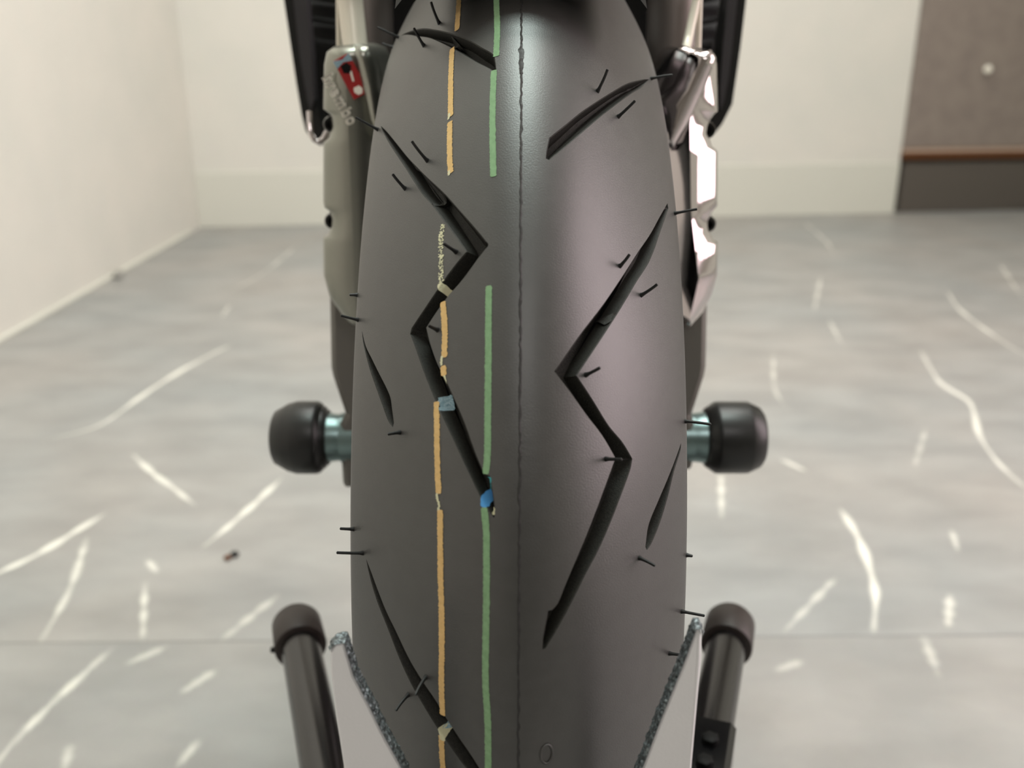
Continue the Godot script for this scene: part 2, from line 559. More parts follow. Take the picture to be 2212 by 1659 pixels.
func add_domed(st: SurfaceTool, outline: PackedVector2Array, ridge: PackedVector2Array, z0: float, z1: float, rise: float, crease := 0.0) -> void:
	# a cast body: walls from z0 to z1, then a front that swells towards a ridge line
	var dense := PackedVector2Array()
	var n := outline.size()
	for i in n:
		var a := outline[i]
		var b := outline[(i + 1) % n]
		var k := maxi(1, int(a.distance_to(b) / 0.005))
		for j in k:
			dense.append(a.lerp(b, float(j) / k))
	n = dense.size()
	var cw := Geometry2D.is_polygon_clockwise(dense)
	var steps := [0.0, 0.06, 0.14, 0.26, 0.42, 0.62, 0.82, 1.0]
	var grid := []
	for i in n:
		var best := ridge[0]
		var bd := 1e9
		for j in ridge.size() - 1:
			var q := Geometry2D.get_closest_point_to_segment(dense[i], ridge[j], ridge[j + 1])
			if q.distance_to(dense[i]) < bd:
				bd = q.distance_to(dense[i])
				best = q
		var row := [Vector3(dense[i].x, dense[i].y, z0)]
		for t: float in steps:
			var q := dense[i].lerp(best, t)
			row.append(Vector3(q.x, q.y, z1 + rise * sqrt(maxf(0.0, 1.0 - (1.0 - t) * (1.0 - t))) * lerpf(1.0 - crease, 1.0, t)))
		grid.append(row)
	var nrm := []
	for i in n:
		var row := []
		for k in grid[i].size():
			var du: Vector3 = grid[(i + 1) % n][k] - grid[(i + n - 1) % n][k]
			var dv: Vector3 = grid[i][mini(k + 1, grid[i].size() - 1)] - grid[i][maxi(k - 1, 0)]
			var w := du.cross(dv)
			if cw:
				w = -w
			row.append(Vector3(0, 0, 1) if w.length() < 1e-12 or k == grid[i].size() - 1 and w.z <= 0.0 else w.normalized())
		nrm.append(row)
	for i in n:
		var j := (i + 1) % n
		for k in grid[i].size() - 1:
			tri(st, grid[i][k], grid[j][k], grid[j][k + 1], nrm[i][k], nrm[j][k], nrm[j][k + 1])
			tri(st, grid[i][k], grid[j][k + 1], grid[i][k + 1], nrm[i][k], nrm[j][k + 1], nrm[i][k + 1])


# ---------------------------------------------------------------- lamps and room
func lamp(called: String, label: String, at: Vector3, turn: Vector3, size: Vector2, c: Color, energy: float) -> void:
	var t := thing(called, label, "light", at)
	t.rotation_degrees = turn
	var st := begin()
	add_box(st, Vector3(0, 0, 0.02), Vector3(size.x + 0.05, size.y + 0.05, 0.03), 0.004)
	put("frame", st.commit(), m.ceiling, t)
	var glow := flat(Color(0.9, 0.9, 0.9), 0.6)
	glow.emission_enabled = true
	glow.emission = c
	glow.emission_energy_multiplier = 2.2
	put("diffuser", box(Vector3(0, 0, 0.0), Vector3(size.x, size.y, 0.01), 0.002), glow, t)
	var l := AreaLight3D.new()
	l.name = "area_light"
	l.area_size = size
	l.light_color = c
	l.light_energy = energy
	l.shadow_enabled = true
	l.area_range = 12.0
	l.position = Vector3(0, 0, -0.012)
	t.add_child(l)


func vein_texture(x0: float, z0: float, w: float, d: float, lines: Array, sd: int, px_per_m: float) -> ImageTexture:
	var W := int(w * px_per_m)
	var H := int(d * px_per_m)
	var n := FastNoiseLite.new()
	n.seed = sd
	n.frequency = 5.0 / px_per_m
	n.fractal_octaves = 5
	n.domain_warp_enabled = true
	n.domain_warp_amplitude = 25.0
	n.domain_warp_frequency = 0.006
	var a := n.get_image(W, H * 2, false, false, false)
	a.resize(W, H)
	n.seed = sd + 5
	n.frequency = 1.8 / px_per_m
	var b := n.get_image(W, H, false, false, false)
	b.resize(W, H)
	a.convert(Image.FORMAT_L8)
	b.convert(Image.FORMAT_L8)
	var da := a.get_data()
	var db := b.get_data()
	var out := PackedByteArray()
	out.resize(W * H * 3)
	for i in W * H:
		var k := 0.93 + 0.12 * (da[i] / 255.0 - 0.5) * 1.4 + 0.05 * (db[i] / 255.0 - 0.5)
		var tint := (db[i] / 255.0 - 0.5) * 0.05
		out[3 * i] = int(clampf(165 * (k + tint), 0, 255))
		out[3 * i + 1] = int(clampf(163 * k, 0, 255))
		out[3 * i + 2] = int(clampf(160 * (k - tint * 0.6), 0, 255))
	var im := Image.create_from_data(W, H, false, Image.FORMAT_RGB8, out)
	var r := RandomNumberGenerator.new()
	r.seed = sd
	for li in lines.size():
		var line: Array = lines[li]
		var strength := r.randf_range(0.45, 0.95) * (1.1 if line.size() > 6 else 0.6)
		var cv := Curve2D.new()
		cv.bake_interval = 0.4 / px_per_m
		var np := line.size() / 2
		for i in np:
			var p := Vector2(line[2 * i], line[2 * i + 1])
			var q := Vector2(line[2 * maxi(i - 1, 0)], line[2 * maxi(i - 1, 0) + 1])
			var s := Vector2(line[2 * mini(i + 1, np - 1)], line[2 * mini(i + 1, np - 1) + 1])
			cv.add_point(p, (q - s) / 7.0, (s - q) / 7.0)
		var pts := cv.get_baked_points()
		var wide := 0.0056 * px_per_m * r.randf_range(0.8, 1.25)
		for i in pts.size():
			var f := float(i) / pts.size()
			var rad := wide * (0.55 + 0.45 * sin(PI * clampf(f * 1.0 + 0.12, 0, 1))) * (0.8 + 0.3 * sin(f * 23.0 + li))
			var c := (pts[i] - Vector2(x0, z0)) * px_per_m
			for yy in range(int(c.y - rad - 1), int(c.y + rad + 2)):
				for xx in range(int(c.x - rad - 1), int(c.x + rad + 2)):
					if xx < 0 or yy < 0 or xx >= W or yy >= H:
						continue
					var dd := Vector2(xx + 0.5, yy + 0.5).distance_to(c) / (rad + 0.5)
					var k := pow(clampf(1.0 - dd * dd, 0, 1), 1.5) * strength * 0.27 * minf(1.0, 5.0 * minf(f, 1.0 - f) + 0.05)
					im.set_pixel(xx, yy, im.get_pixel(xx, yy).lerp(Color(0.925, 0.915, 0.875), k))
	return ImageTexture.create_from_image(im)


func floor_tile(ppm: float, parent: Node, x0: float, x1: float, z0: float, z1: float, tex_d: float, lines: Array, sd: int, turn: float) -> void:
	# a tile with its top at floor height; the texture covers it edge to edge
	var st := begin()
	var bev := 0.0012
	var U := func(x: float, z: float) -> Vector2: return Vector2((x - x0) / (x1 - x0), (z - z0) / tex_d)
	var P := [Vector2(x0, z0), Vector2(x1, z0), Vector2(x1, z1), Vector2(x0, z1)]
	var I := [Vector2(x0 + bev, z0 + bev), Vector2(x1 - bev, z0 + bev), Vector2(x1 - bev, z1 - bev), Vector2(x0 + bev, z1 - bev)]
	var face := [[I[0], 0.0, Vector3.UP], [I[1], 0.0, Vector3.UP], [I[2], 0.0, Vector3.UP], [I[3], 0.0, Vector3.UP]]
	var polys := [face]
	for i in 4:
		var j := (i + 1) % 4
		var e: Vector2 = (P[j] - P[i]).normalized()
		var o := Vector3(e.y, 0, -e.x)
		var s := (o + Vector3.UP).normalized()
		polys.append([[P[i], -bev, s], [P[j], -bev, s], [I[j], 0.0, s], [I[i], 0.0, s]])
		polys.append([[P[i], -0.008, o], [P[j], -0.008, o], [P[j], -bev, o], [P[i], -bev, o]])
	for p in polys:
		for k in [[0, 1, 2], [0, 2, 3]]:
			var v := []
			for i in k:
				v.append(Vector3(p[i][0].x, p[i][1], p[i][0].y))
			var order: Array = k
			if (v[2] - v[0]).cross(v[1] - v[0]).dot(p[0][2]) < 0.0:
				order = [k[0], k[2], k[1]]
			for i in order:
				st.set_normal(p[i][2])
				st.set_uv(U.call(p[i][0].x, p[i][0].y))
				st.add_vertex(Vector3(p[i][0].x, p[i][1], p[i][0].y))
	var s := flat(Color.WHITE, 0.42, 0.0, 0.35)
	s.albedo_texture = vein_texture(x0, z0, x1 - x0, tex_d, lines, sd, ppm)
	s.texture_repeat = true
	var o := put("floor_tile", st.commit(), s, parent)
	o.rotation.y = turn


func room() -> void:
	var H := 2.66
	var floor_node := struct("floor", box(Vector3(0.8, -0.06, 1.9), Vector3(3.9, 0.104, 10.2)), m.grout, "pale grey marbled tile floor with white veins")
	floor_tile(420.0, floor_node, -1.02, 2.6, -2.98, -0.2629, 2.7171, VEINS_FAR, 3, 0.014)
	put("floor_tile", box(Vector3(0.79, -0.004, 4.62), Vector3(3.62, 0.008, 4.43), 0.001), m.far_tile, floor_node)
	floor_tile(300.0, floor_node, -1.02, 2.6, -0.2623, 2.4, 2.6623, VEINS_NEAR, 17, 0.014)
	struct("ceiling", box(Vector3(0.8, H + 0.05, 1.9), Vector3(3.9, 0.1, 10.2)), m.ceiling, "plain white ceiling")
	struct("wall_left", box(Vector3(-1.075, H / 2, 1.9), Vector3(0.12, H + 0.02, 10.2)), m.wall, "plain cream wall along the left side")
	struct("wall_right", box(Vector3(2.16, H / 2, 1.9), Vector3(0.12, H + 0.02, 10.2)), m.wall, "plain cream wall on the far right side")
	struct("wall_front", box(Vector3(0.8, H / 2, 6.9), Vector3(3.9, H + 0.02, 0.12)), m.wall, "wall behind the photographer")
	# the back wall runs slightly askew; x along it from the left corner, z out of it
	var f := Transform3D(Basis(Vector3.UP, deg_to_rad(6.8185)), Vector3(-1.0136, 0, -2.557))
	var st := begin()
	add_box(st, Vector3(1.15, H / 2, -0.06), Vector3(2.46, H + 0.02, 0.12))
	add_box(st, Vector3(3.0, H / 2, -0.2), Vector3(1.3, H + 0.02, 0.12))
	struct("wall_back", st.commit(), m.wall, "cream back wall behind the motorcycle", f)
	struct("baseboard_back", box(Vector3(1.188, 0.0875, 0.004), Vector3(2.384, 0.179, 0.008), 0.003), m.skirt, "cream tile skirting along the foot of the back wall", f)
	struct("trim_1", box(Vector3(-1.012, 0.004, -1.7), Vector3(0.009, 0.012, 1.5), 0.003), m.skirt, "narrow bead of cream sealant along the left wall")
	# the brown panel door and the step under it
	var d := struct("door_1", box(Vector3(2.76, 1.24, -0.07), Vector3(0.75, 2.04, 0.14), 0.006), m.brown, "taupe brown panel door at the right end of the back wall", f)
	put("top_lip", box(Vector3(2.76, 0.215, 0.004), Vector3(0.756, 0.012, 0.02), 0.003), m.trim_top, d)
	put("bottom_rail", box(Vector3(2.76, 0.197, 0.002), Vector3(0.756, 0.024, 0.02), 0.003), m.trim, d)
	var kn := [Vector2(0.0, 0.0), Vector2(0.0, 0.009), Vector2(0.006, 0.009), Vector2(0.009, 0.013), Vector2(0.016, 0.014), Vector2(0.021, 0.010), Vector2(0.023, 0.0)]
	var ko := put("door_knob", lathe(kn, Vector3(2.646, 0.482, -0.002), Vector3(0, 0, 1), 32), m.white_print, d)
	ko.set_meta("label", "small round white knob")
	struct("trim_2", box(Vector3(2.77, 0.089, -0.05), Vector3(0.74, 0.178, 0.09), 0.004), m.plinth, "dark brown plinth under the taupe door", f)


# ---------------------------------------------------------------- the tyre's surface
func build_profile() -> void:
	# crown to widest point (a race tyre's pointed crown), then the side wall down to the rim; equal steps of 0.2 mm
	var raw := PackedVector2Array()
	for i in 1201:
		var t := i / 1200.0
		var u := 1.0 - t
		raw.append(Vector2(3 * u * u * t * 29.0 + 3 * u * t * t * HALF + t * t * t * HALF, R * u * u * u + 3 * u * u * t * R + 3 * u * t * t * (R - DROP + 4.1) + t * t * t * (R - DROP)))
	for i in range(1, 601):
		var t := i / 600.0
		var u := 1.0 - t
		raw.append(Vector2(u * u * u * HALF + 3 * u * u * t * (HALF + 0.2) + 3 * u * t * t * 56.0 + t * t * t * 46.0, u * u * u * (R - DROP) + 3 * u * u * t * (R - DROP - 5.0) + 3 * u * t * t * 225.0 + t * t * t * 215.0))
	var s := 0.0
	var want := 0.0
	prof_x.append(0.0)
	prof_r.append(R)
	for i in range(1, raw.size()):
		var e := raw[i].distance_to(raw[i - 1])
		while want + 0.2 <= s + e:
			want += 0.2
			var q := raw[i - 1].lerp(raw[i], (want - s) / e)
			prof_x.append(q.x)
			prof_r.append(q.y)
		s += e


func surf(u: float, v: float, depth := 0.0) -> Vector3:
	# point on the tyre, metres, in the wheel's own axes; depth below the surface in millimetres
	var i := clampf(absf(u) / 0.2, 0.0, prof_x.size() - 1.001)
	var k := int(i)
	var x := lerpf(prof_x[k], prof_x[k + 1], i - k)
	var r := lerpf(prof_r[k], prof_r[k + 1], i - k)
	if depth != 0.0:
		var n := slope(u)
		x -= n.x * depth
		r -= n.y * depth
	var a := v / R
	return Vector3(x * signf(u), r * sin(a), r * cos(a)) / 1000.0


func slope(u: float) -> Vector2:
	var i := clampi(int(absf(u) / 0.2), 4, prof_x.size() - 6)
	if absf(u) < 0.8:
		return Vector2(absf(u) / 0.8 * 0.03, 1.0).normalized()
	var d := Vector2(prof_x[i + 4] - prof_x[i - 4], prof_r[i + 4] - prof_r[i - 4]).normalized()
	return Vector2(-d.y, d.x)


func out_of(u: float, v: float) -> Vector3:
	var n := slope(u)
	var a := v / R
	return Vector3(n.x * signf(u), n.y * sin(a), n.y * cos(a))


func groove_depth(u: float, v: float) -> float:
	var p := Vector2(u, v)
	for g in groove_polys.size():
		if groove_boxes[g].has_point(p) and Geometry2D.is_point_in_polygon(p, groove_polys[g]):
			var d := 1e9
			var q: PackedVector2Array = groove_polys[g]
			for i in q.size():
				d = minf(d, Geometry2D.get_closest_point_to_segment(p, q[i], q[(i + 1) % q.size()]).distance_to(p))
			if d < 0.35:
				return d * 0.8
			return minf(0.28 + (d - 0.35) / (0.93 * GROOVE_INSET - 0.35) * (0.93 * GROOVE_DEPTH - 0.28), 0.93 * GROOVE_DEPTH)
	return 0.0


func resample(list: Array, step: float) -> PackedVector2Array:
	var raw := PackedVector2Array()
	for i in list.size() / 2:
		raw.append(Vector2(list[2 * i], list[2 * i + 1]))
	# soften gentle bends only; sharp corners stay
	var out := PackedVector2Array()
	var n := raw.size()
	for i in n:
		var a := raw[(i + n - 1) % n]
		var b := raw[i]
		var c := raw[(i + 1) % n]
		var d := raw[(i + 2) % n]
		var tb := Vector2.ZERO if (b - a).normalized().dot((c - b).normalized()) < 0.9 else (c - a).normalized()
		var tc := Vector2.ZERO if (c - b).normalized().dot((d - c).normalized()) < 0.9 else (d - b).normalized()
		var l := b.distance_to(c)
		var e := (c - b) / l
		if tb == Vector2.ZERO:
			tb = e
		if tc == Vector2.ZERO:
			tc = e
		var k := maxi(1, int(round(l / step)))
		for j in k:
			out.append(b.bezier_interpolate(b + tb * l / 3.0, c - tc * l / 3.0, c, float(j) / k))
	return out


func tread(parent: Node3D) -> MeshInstance3D:
	for key in GROOVES:
		var p := resample(GROOVES[key], 1.4)
		if Geometry2D.is_polygon_clockwise(p):
			p.reverse()
		groove_polys.append(p)
		var bx := Rect2(p[0], Vector2.ZERO)
		for q in p:
			bx = bx.expand(q)
		groove_boxes.append(bx.grow(0.01))
	var st := begin()
	var us := []
	for i in range(-32, 33):
		us.append(i * 2.75)
	# the patterned front, cut round the grooves
	var v0 := -12.0
	var v1 := 444.0
	var step := 4.0
	var rows := int((v1 - v0) / step)
	for r in rows:
		for c in us.size() - 1:
			var cell := PackedVector2Array([Vector2(us[c], v0 + r * step), Vector2(us[c + 1], v0 + r * step), Vector2(us[c + 1], v0 + (r + 1) * step), Vector2(us[c], v0 + (r + 1) * step)])
			var box2 := Rect2(cell[0], cell[2] - cell[0])
			var polys: Array = [cell]
			for g in groove_polys.size():
				if groove_boxes[g].intersects(box2):
					var next := []
					for q in polys:
						next.append_array(Geometry2D.clip_polygons(q, groove_polys[g]))
					polys = next
			for q: PackedVector2Array in polys:
				var ix := Geometry2D.triangulate_polygon(q)
				for k in ix.size() / 3:
					var a := q[ix[3 * k]]
					var b := q[ix[3 * k + 1]]
					var d := q[ix[3 * k + 2]]
					tri(st, surf(a.x, a.y), surf(b.x, b.y), surf(d.x, d.y), out_of(a.x, a.y), out_of(b.x, b.y), out_of(d.x, d.y))
	# the rest of the way round, and the side walls
	var vs := []
	for r in rows + 1:
		vs.append(v0 + r * step)
	var whole := TAU * R
	var rest := 96
	for r in rest:
		var a := lerpf(v1, v0 + whole, float(r) / rest)
		var b := lerpf(v1, v0 + whole, float(r + 1) / rest)
		vs.append(b)
		for c in us.size() - 1:
			patch(st, us[c], us[c + 1], a, b)
	var side := []
	var uend := (prof_x.size() - 2) * 0.2
	for i in 13:
		side.append(lerpf(88.0, uend, i / 12.0))
	for r in vs.size() - 1:
		for c in 12:
			patch(st, side[c], side[c + 1], vs[r], vs[r + 1])
			patch(st, -side[c], -side[c + 1], vs[r], vs[r + 1])
	var t := put("tire", st.commit(), m.rubber, parent)
	# the grooves' walls and floors
	for g in groove_polys.size():
		put("tread_groove", groove_mesh(groove_polys[g]), m.groove, t)
	return t


func patch(st: SurfaceTool, u0: float, u1: float, a: float, b: float) -> void:
	var p := [[u0, a], [u1, a], [u1, b], [u0, b]]
	var q := []
	var n := []
	for k in p:
		q.append(surf(k[0], k[1]))
		n.append(out_of(k[0], k[1]))
	tri(st, q[0], q[1], q[2], n[0], n[1], n[2])
	tri(st, q[0], q[2], q[3], n[0], n[2], n[3])


func groove_mesh(p: PackedVector2Array) -> ArrayMesh:
	var st := begin()
	var n := p.size()
	var lip := PackedVector2Array()
	var low := PackedVector2Array()
	var deep := PackedFloat32Array()
	for i in n:
		var e := (p[(i + 1) % n] - p[(i + n - 1) % n]).normalized()
		var b := Vector2(-e.y, e.x)
		# go in only as far as this edge stays the nearest one
		var k := GROOVE_INSET
		for tries in 14:
			var q := p[i] + b * k
			var d := 1e9
			for j in n:
				d = minf(d, Geometry2D.get_closest_point_to_segment(q, p[j], p[(j + 1) % n]).distance_squared_to(q))
			if sqrt(d) > 0.93 * k and Geometry2D.is_point_in_polygon(q, p):
				break
			k *= 0.8
		k *= 0.93
		lip.append(p[i] + b * minf(0.35, k * 0.3))
		low.append(p[i] + b * k)
		deep.append(GROOVE_DEPTH * k / GROOVE_INSET)
	for i in n:
		var j := (i + 1) % n
		var A := surf(p[i].x, p[i].y)
		var B := surf(p[j].x, p[j].y)
		var C := surf(lip[j].x, lip[j].y, 0.28 * minf(1.0, deep[j]))
		var D := surf(lip[i].x, lip[i].y, 0.28 * minf(1.0, deep[i]))
		var E := surf(low[j].x, low[j].y, deep[j])
		var F := surf(low[i].x, low[i].y, deep[i])
		var n0 := out_of(p[i].x, p[i].y)
		quad(st, A, B, C, D, n0)
		quad(st, D, C, E, F, n0)
	var ix := Geometry2D.triangulate_polygon(low)
	if ix.is_empty():
		ix = Geometry2D.triangulate_polygon(p)
	for k in ix.size() / 3:
		var v := []
		var nn := []
		for j in 3:
			var i := ix[3 * k + j]
			v.append(surf(low[i].x, low[i].y, deep[i]))
			nn.append(out_of(low[i].x, low[i].y))
		tri(st, v[0], v[1], v[2], nn[0], nn[1], nn[2])
	return st.commit()


func stripe(list: Array, width: float, ragged: float, sd: int, follow := false, gaps := 0.0) -> ArrayMesh:
	# a painted line laid on the rubber, with a slightly uneven edge
	var nz := FastNoiseLite.new()
	nz.seed = sd
	nz.frequency = 0.35
	var st := begin()
	var c := Curve2D.new()
	c.bake_interval = 0.5
	var np := list.size() / 2
	for i in np:
		var p := Vector2(list[2 * i], list[2 * i + 1])
		var q := Vector2(list[2 * maxi(i - 1, 0)], list[2 * maxi(i - 1, 0) + 1])
		var s := Vector2(list[2 * mini(i + 1, np - 1)], list[2 * mini(i + 1, np - 1) + 1])
		c.add_point(p, (q - s) / 6.0, (s - q) / 6.0)
	var pts := c.get_baked_points()
	var cols := 5 if follow else 2
	var prev := []
	for i in pts.size():
		var e := (pts[mini(i + 1, pts.size() - 1)] - pts[maxi(i - 1, 0)]).normalized()
		var b := Vector2(-e.y, e.x)
		var l := width / 2.0 + nz.get_noise_2d(i * 1.7, 3.0) * ragged
		var r := width / 2.0 + nz.get_noise_2d(i * 1.7, 90.0) * ragged
		if i == 0 or i == pts.size() - 1:
			l *= 0.6
			r *= 0.6
		var row := []
		for k in cols + 1:
			var q := pts[i] + b * lerpf(-l, r, float(k) / cols)
			var dep := groove_depth(q.x, q.y) if follow else 0.0
			row.append([surf(q.x, q.y, dep - (0.13 if dep == 0.0 else 0.25)), out_of(q.x, q.y)])
		if not prev.is_empty():
			for k in cols:
				if gaps > 0.0 and nz.get_noise_2d(i * 2.3, k * 40.0) < gaps - 0.45:
					continue
				tri(st, prev[k][0], row[k][0], row[k + 1][0], prev[k][1], row[k][1], row[k + 1][1])
				tri(st, prev[k][0], row[k + 1][0], prev[k + 1][0], prev[k][1], row[k + 1][1], prev[k + 1][1])
		prev = row
	return st.commit()


func wear_bar(t: Node3D, ax: float, ay: float, bx: float, by: float) -> void:
	# a low rib across the floor of a groove
	var st := begin()
	var d := (Vector2(bx, by) - Vector2(ax, ay)).normalized()
	var w := Vector2(-d.y, d.x) * 0.8
	var prev := []
	for i in 9:
		var c := Vector2(ax, ay).lerp(Vector2(bx, by), i / 8.0)
		var row := []
		for k: float in [-1.0, 1.0]:
			var q := c + w * k
			row.append(surf(q.x, q.y, groove_depth(q.x, q.y) + 0.2))
			row.append(surf(q.x, q.y, maxf(groove_depth(q.x, q.y) - 1.5, 0.15)))
		row.append(out_of(c.x, c.y))
		if not prev.is_empty():
			quad(st, prev[1], row[1], row[3], prev[3], row[4])
			quad(st, prev[0], row[0], row[1], prev[1], prev[0] - prev[2])
			quad(st, prev[2], row[2], row[3], prev[3], prev[2] - prev[0])
		prev = row
	put("wear_bar", st.commit(), m.groove, t)


func nub(t: Node3D, d: Array) -> void:
	var base := surf(d[0], d[1])
	var up := out_of(d[0], d[1])
	var tip := Vector3(d[2], d[3], d[4]) / 1000.0
	var l := base.distance_to(tip)
	var mid := base.lerp(tip, 0.5) + up * l * 0.10
	var path := [base - up * 0.0004]
	var rad := [0.00095]
	for i in range(1, 11):
		var f := i / 10.0
		var p := base.lerp(mid, f).lerp(mid.lerp(tip, f), f)
		path.append(p)
		rad.append(lerpf(0.00054, 0.00050, f) + 0.0004 * exp(-f * l / 0.0006))
	path.append(tip + (tip - mid).normalized() * 0.0002)
	rad.append(0.0002)
	var st := begin()
	add_tube(st, path, rad, 9)
	put("rubber_nub", st.commit(), m.nub, t)


# ---------------------------------------------------------------- the motorcycle
func motorcycle() -> void:
	var bike := thing("motorcycle", "black and grey motorcycle seen head-on over its new front tire", "motorcycle")
	build_profile()
	var t := tread(bike)
	var wheel := Transform3D(Basis(Vector3.UP, -0.0052) * Basis(Vector3.BACK, -0.0038), Vector3(0.00327, 0.31185, 0))
	t.transform = wheel
	t.set_meta("label", "new black front tire with lightning-shaped grooves, rubber nubs and two painted lines")
	# mould seam round the crown: a thin ridge with a few nicks
	var st := begin()
	var nz := FastNoiseLite.new()
	nz.seed = 4
	nz.frequency = 0.2
	var prev := []
	for i in 900:
		var v := -10.0 + i * 0.5
		var off := nz.get_noise_1d(v) * 0.35
		var w := 0.42 + 0.25 * nz.get_noise_1d(v + 700.0)
		var hgt := 0.22 + 0.25 * nz.get_noise_1d(v * 2.0 + 300.0)
		if v > 255.0 and v < 268.0:
			w *= 1.9
		var row := [surf(off - w, v, 0.02), surf(off, v, -maxf(hgt, 0.08)), surf(off + w, v, 0.02), out_of(0.0, v)]
		if not prev.is_empty():
			quad(st, prev[0], row[0], row[1], prev[1], row[3] + Vector3.LEFT * 0.5)
			quad(st, prev[1], row[1], row[2], prev[2], row[3] + Vector3.RIGHT * 0.5)
		prev = row
	put("mould_seam", st.commit(), m.seam, t)
	# painted lines
	for k in ["tan1", "tan2", "tan3", "tan4", "tan4b", "tan5", "tan6", "tan7"]:
		put("tan_paint_line", stripe(PAINT[k], 2.4, 0.5, hash(k) % 1000), m.tan, t).set_meta("label", "dry tan paint line")
	for w in [[-27.6, 248.0, -27.2, 246.8, -27.8, 245.2], [-28.5, 111.4, -28.1, 109.4, -27.4, 107.8, -27.9, 106.0], [-27.0, 155.5, -27.2, 153.9, -27.2, 152.4], [-26.3, 222.3, -26.1, 220.2]]:
		put("tan_paint_line", stripe(w, 0.9, 0.5, 5), m.pale, t)
	put("tan_paint_line", stripe(PAINT.tanf, 2.2, 0.8, 77, true, 0.42), m.pale, t).set_meta("label", "worn flecked paint line")
	for k in ["gr1", "gr1b", "gr2", "gr3"]:
		put("green_paint_line", stripe(PAINT[k], 2.15, 0.28, hash(k) % 1000), m.green, t).set_meta("label", "dry green paint line")
	for k in [["p1", "pale", 2.4], ["p2", "pale", 1.8], ["p3", "steel_blue", 3.0], ["p4", "teal", 2.2], ["p5", "blue", 2.4], ["p6", "steel_blue", 2.4], ["p7", "pale", 2.4], ["p8", "pale", 0.9]]:
		put("paint_in_groove", stripe(PAINT[k[0]], k[2], 0.3, hash(k[0]) % 1000, true), m[k[1]], t)
	wear_bar(t, -35.5, 211.0, -27.5, 214.5)
	wear_bar(t, 36.5, 172.0, 31.0, 168.0)
	wear_bar(t, -30.0, 292.0, -26.0, 283.0)
	for d in NUBS:
		nub(t, d)
	# faint moulded ring near the foot of the tread
	st = begin()
	var ring := []
	for i in 25:
		var a := TAU * i / 24
		ring.append(surf(8.9 + 1.9 * cos(a), 31.0 + 3.2 * sin(a), -0.1))
	var rr := []
	for p in ring:
		rr.append(0.0004)
	add_tube(st, ring, rr, 6)
	put("moulded_mark", st.commit(), m.rubber, t)
	# rim and hub inside the tyre
	st = begin()
	add_lathe(st, [Vector2(-0.047, 0.216), Vector2(-0.047, 0.208), Vector2(-0.03, 0.198), Vector2(-0.012, 0.19), Vector2(0.012, 0.19), Vector2(0.03, 0.198), Vector2(0.047, 0.208), Vector2(0.047, 0.216)], Vector3.ZERO, Vector3.RIGHT, 72)
	add_lathe(st, [Vector2(-0.04, 0.0), Vector2(-0.04, 0.03), Vector2(0.04, 0.03), Vector2(0.04, 0.0)], Vector3.ZERO, Vector3.RIGHT, 32)
	for k in 5:
		var b := Basis(Vector3.RIGHT, TAU * k / 5)
		add_box(st, b * Vector3(0, 0.11, 0), Vector3(0.018, 0.168, 0.028), 0.005, b)
	put("rim", st.commit(), m.gloss_black, bike, wheel)
	# mudguard: an arched shell over the top of the tyre
	st = begin()
	var rings := []
	for i in 31:
		var a := deg_to_rad(lerpf(57, 150.0, i / 30.0))
		var row := []
		# round the section: along the outside, back along the inside
		for k in 34:
			var inside := k > 16
			var f := deg_to_rad(lerpf(-62, 62, (k if not inside else 33 - k) / 16.0))
			var r := 0.316 - 0.040 * (1.0 - cos(f)) - (0.004 if inside else 0.0)
			var n := Vector3(sin(f * 0.8), cos(f * 0.8) * sin(a), cos(f * 0.8) * cos(a)) * (-1.0 if inside else 1.0)
			row.append([Vector3(0.046 * sin(f) / sin(deg_to_rad(62)) * (0.97 if inside else 1.0), r * sin(a), r * cos(a)), n])
		rings.append(row)
	for i in 30:
		for k in 34:
			var j := (k + 1) % 34
			var p := [rings[i][k], rings[i + 1][k], rings[i + 1][j], rings[i][j]]
			if k == 16 or k == 33:
				quad(st, p[0][0], p[1][0], p[2][0], p[3][0], p[0][1] + p[3][1] - Vector3(0, 0.3, 0))
			else:
				tri(st, p[0][0], p[1][0], p[2][0], p[0][1], p[1][1], p[2][1])
				tri(st, p[0][0], p[2][0], p[3][0], p[0][1], p[2][1], p[3][1])
	for i in [0, 30]:
		for k in 16:
			quad(st, rings[i][k][0], rings[i][k + 1][0], rings[i][32 - k][0], rings[i][33 - k][0], Vector3(0, 0, 1.0 if i == 0 else -1.0))
	put("mudguard", st.commit(), m.black, bike, Transform3D(Basis.IDENTITY, wheel.origin))
	# axle
	put("axle", lathe([Vector2(-0.104, 0.0), Vector2(-0.104, 0.0125), Vector2(0.104, 0.0125), Vector2(0.104, 0.0)], Vector3(0.003, 0.3232, 0), Vector3.RIGHT, 32), m.cast, bike)
	# both sides
	for side in [-1, 1]:
		var L: bool = side < 0
		# fork leg, leaning back from the axle
		var fx := -0.0833 if L else 0.0922
		var top := Vector3(fx, 0.74, -0.075)
		var low := Vector3(fx - side * 0.003, 0.40, -0.012)
		put("fork_leg", tube([low, low.lerp(top, 0.5), top], 0.0145, 36), m.fork, bike)
		# fork foot that clamps the axle
		var foot := points([-101.7, 440, -104.8, 371.3, -104.2, 366, -98.3, 342.7, -102.4, 335, -102.4, 297, -101, 294.5, -87.3, 294.5, -79, 312, -79, 440]) if L else points([109.1, 440, 112.4, 371.9, 111.8, 366, 106.1, 342.1, 108.3, 335, 108.3, 308, 107, 306.3, 94.7, 306.3, 86.4, 320, 86.4, 440])
		put("fork_foot", slab(foot, -0.03, 0.012, 0.003), m.cast, bike)
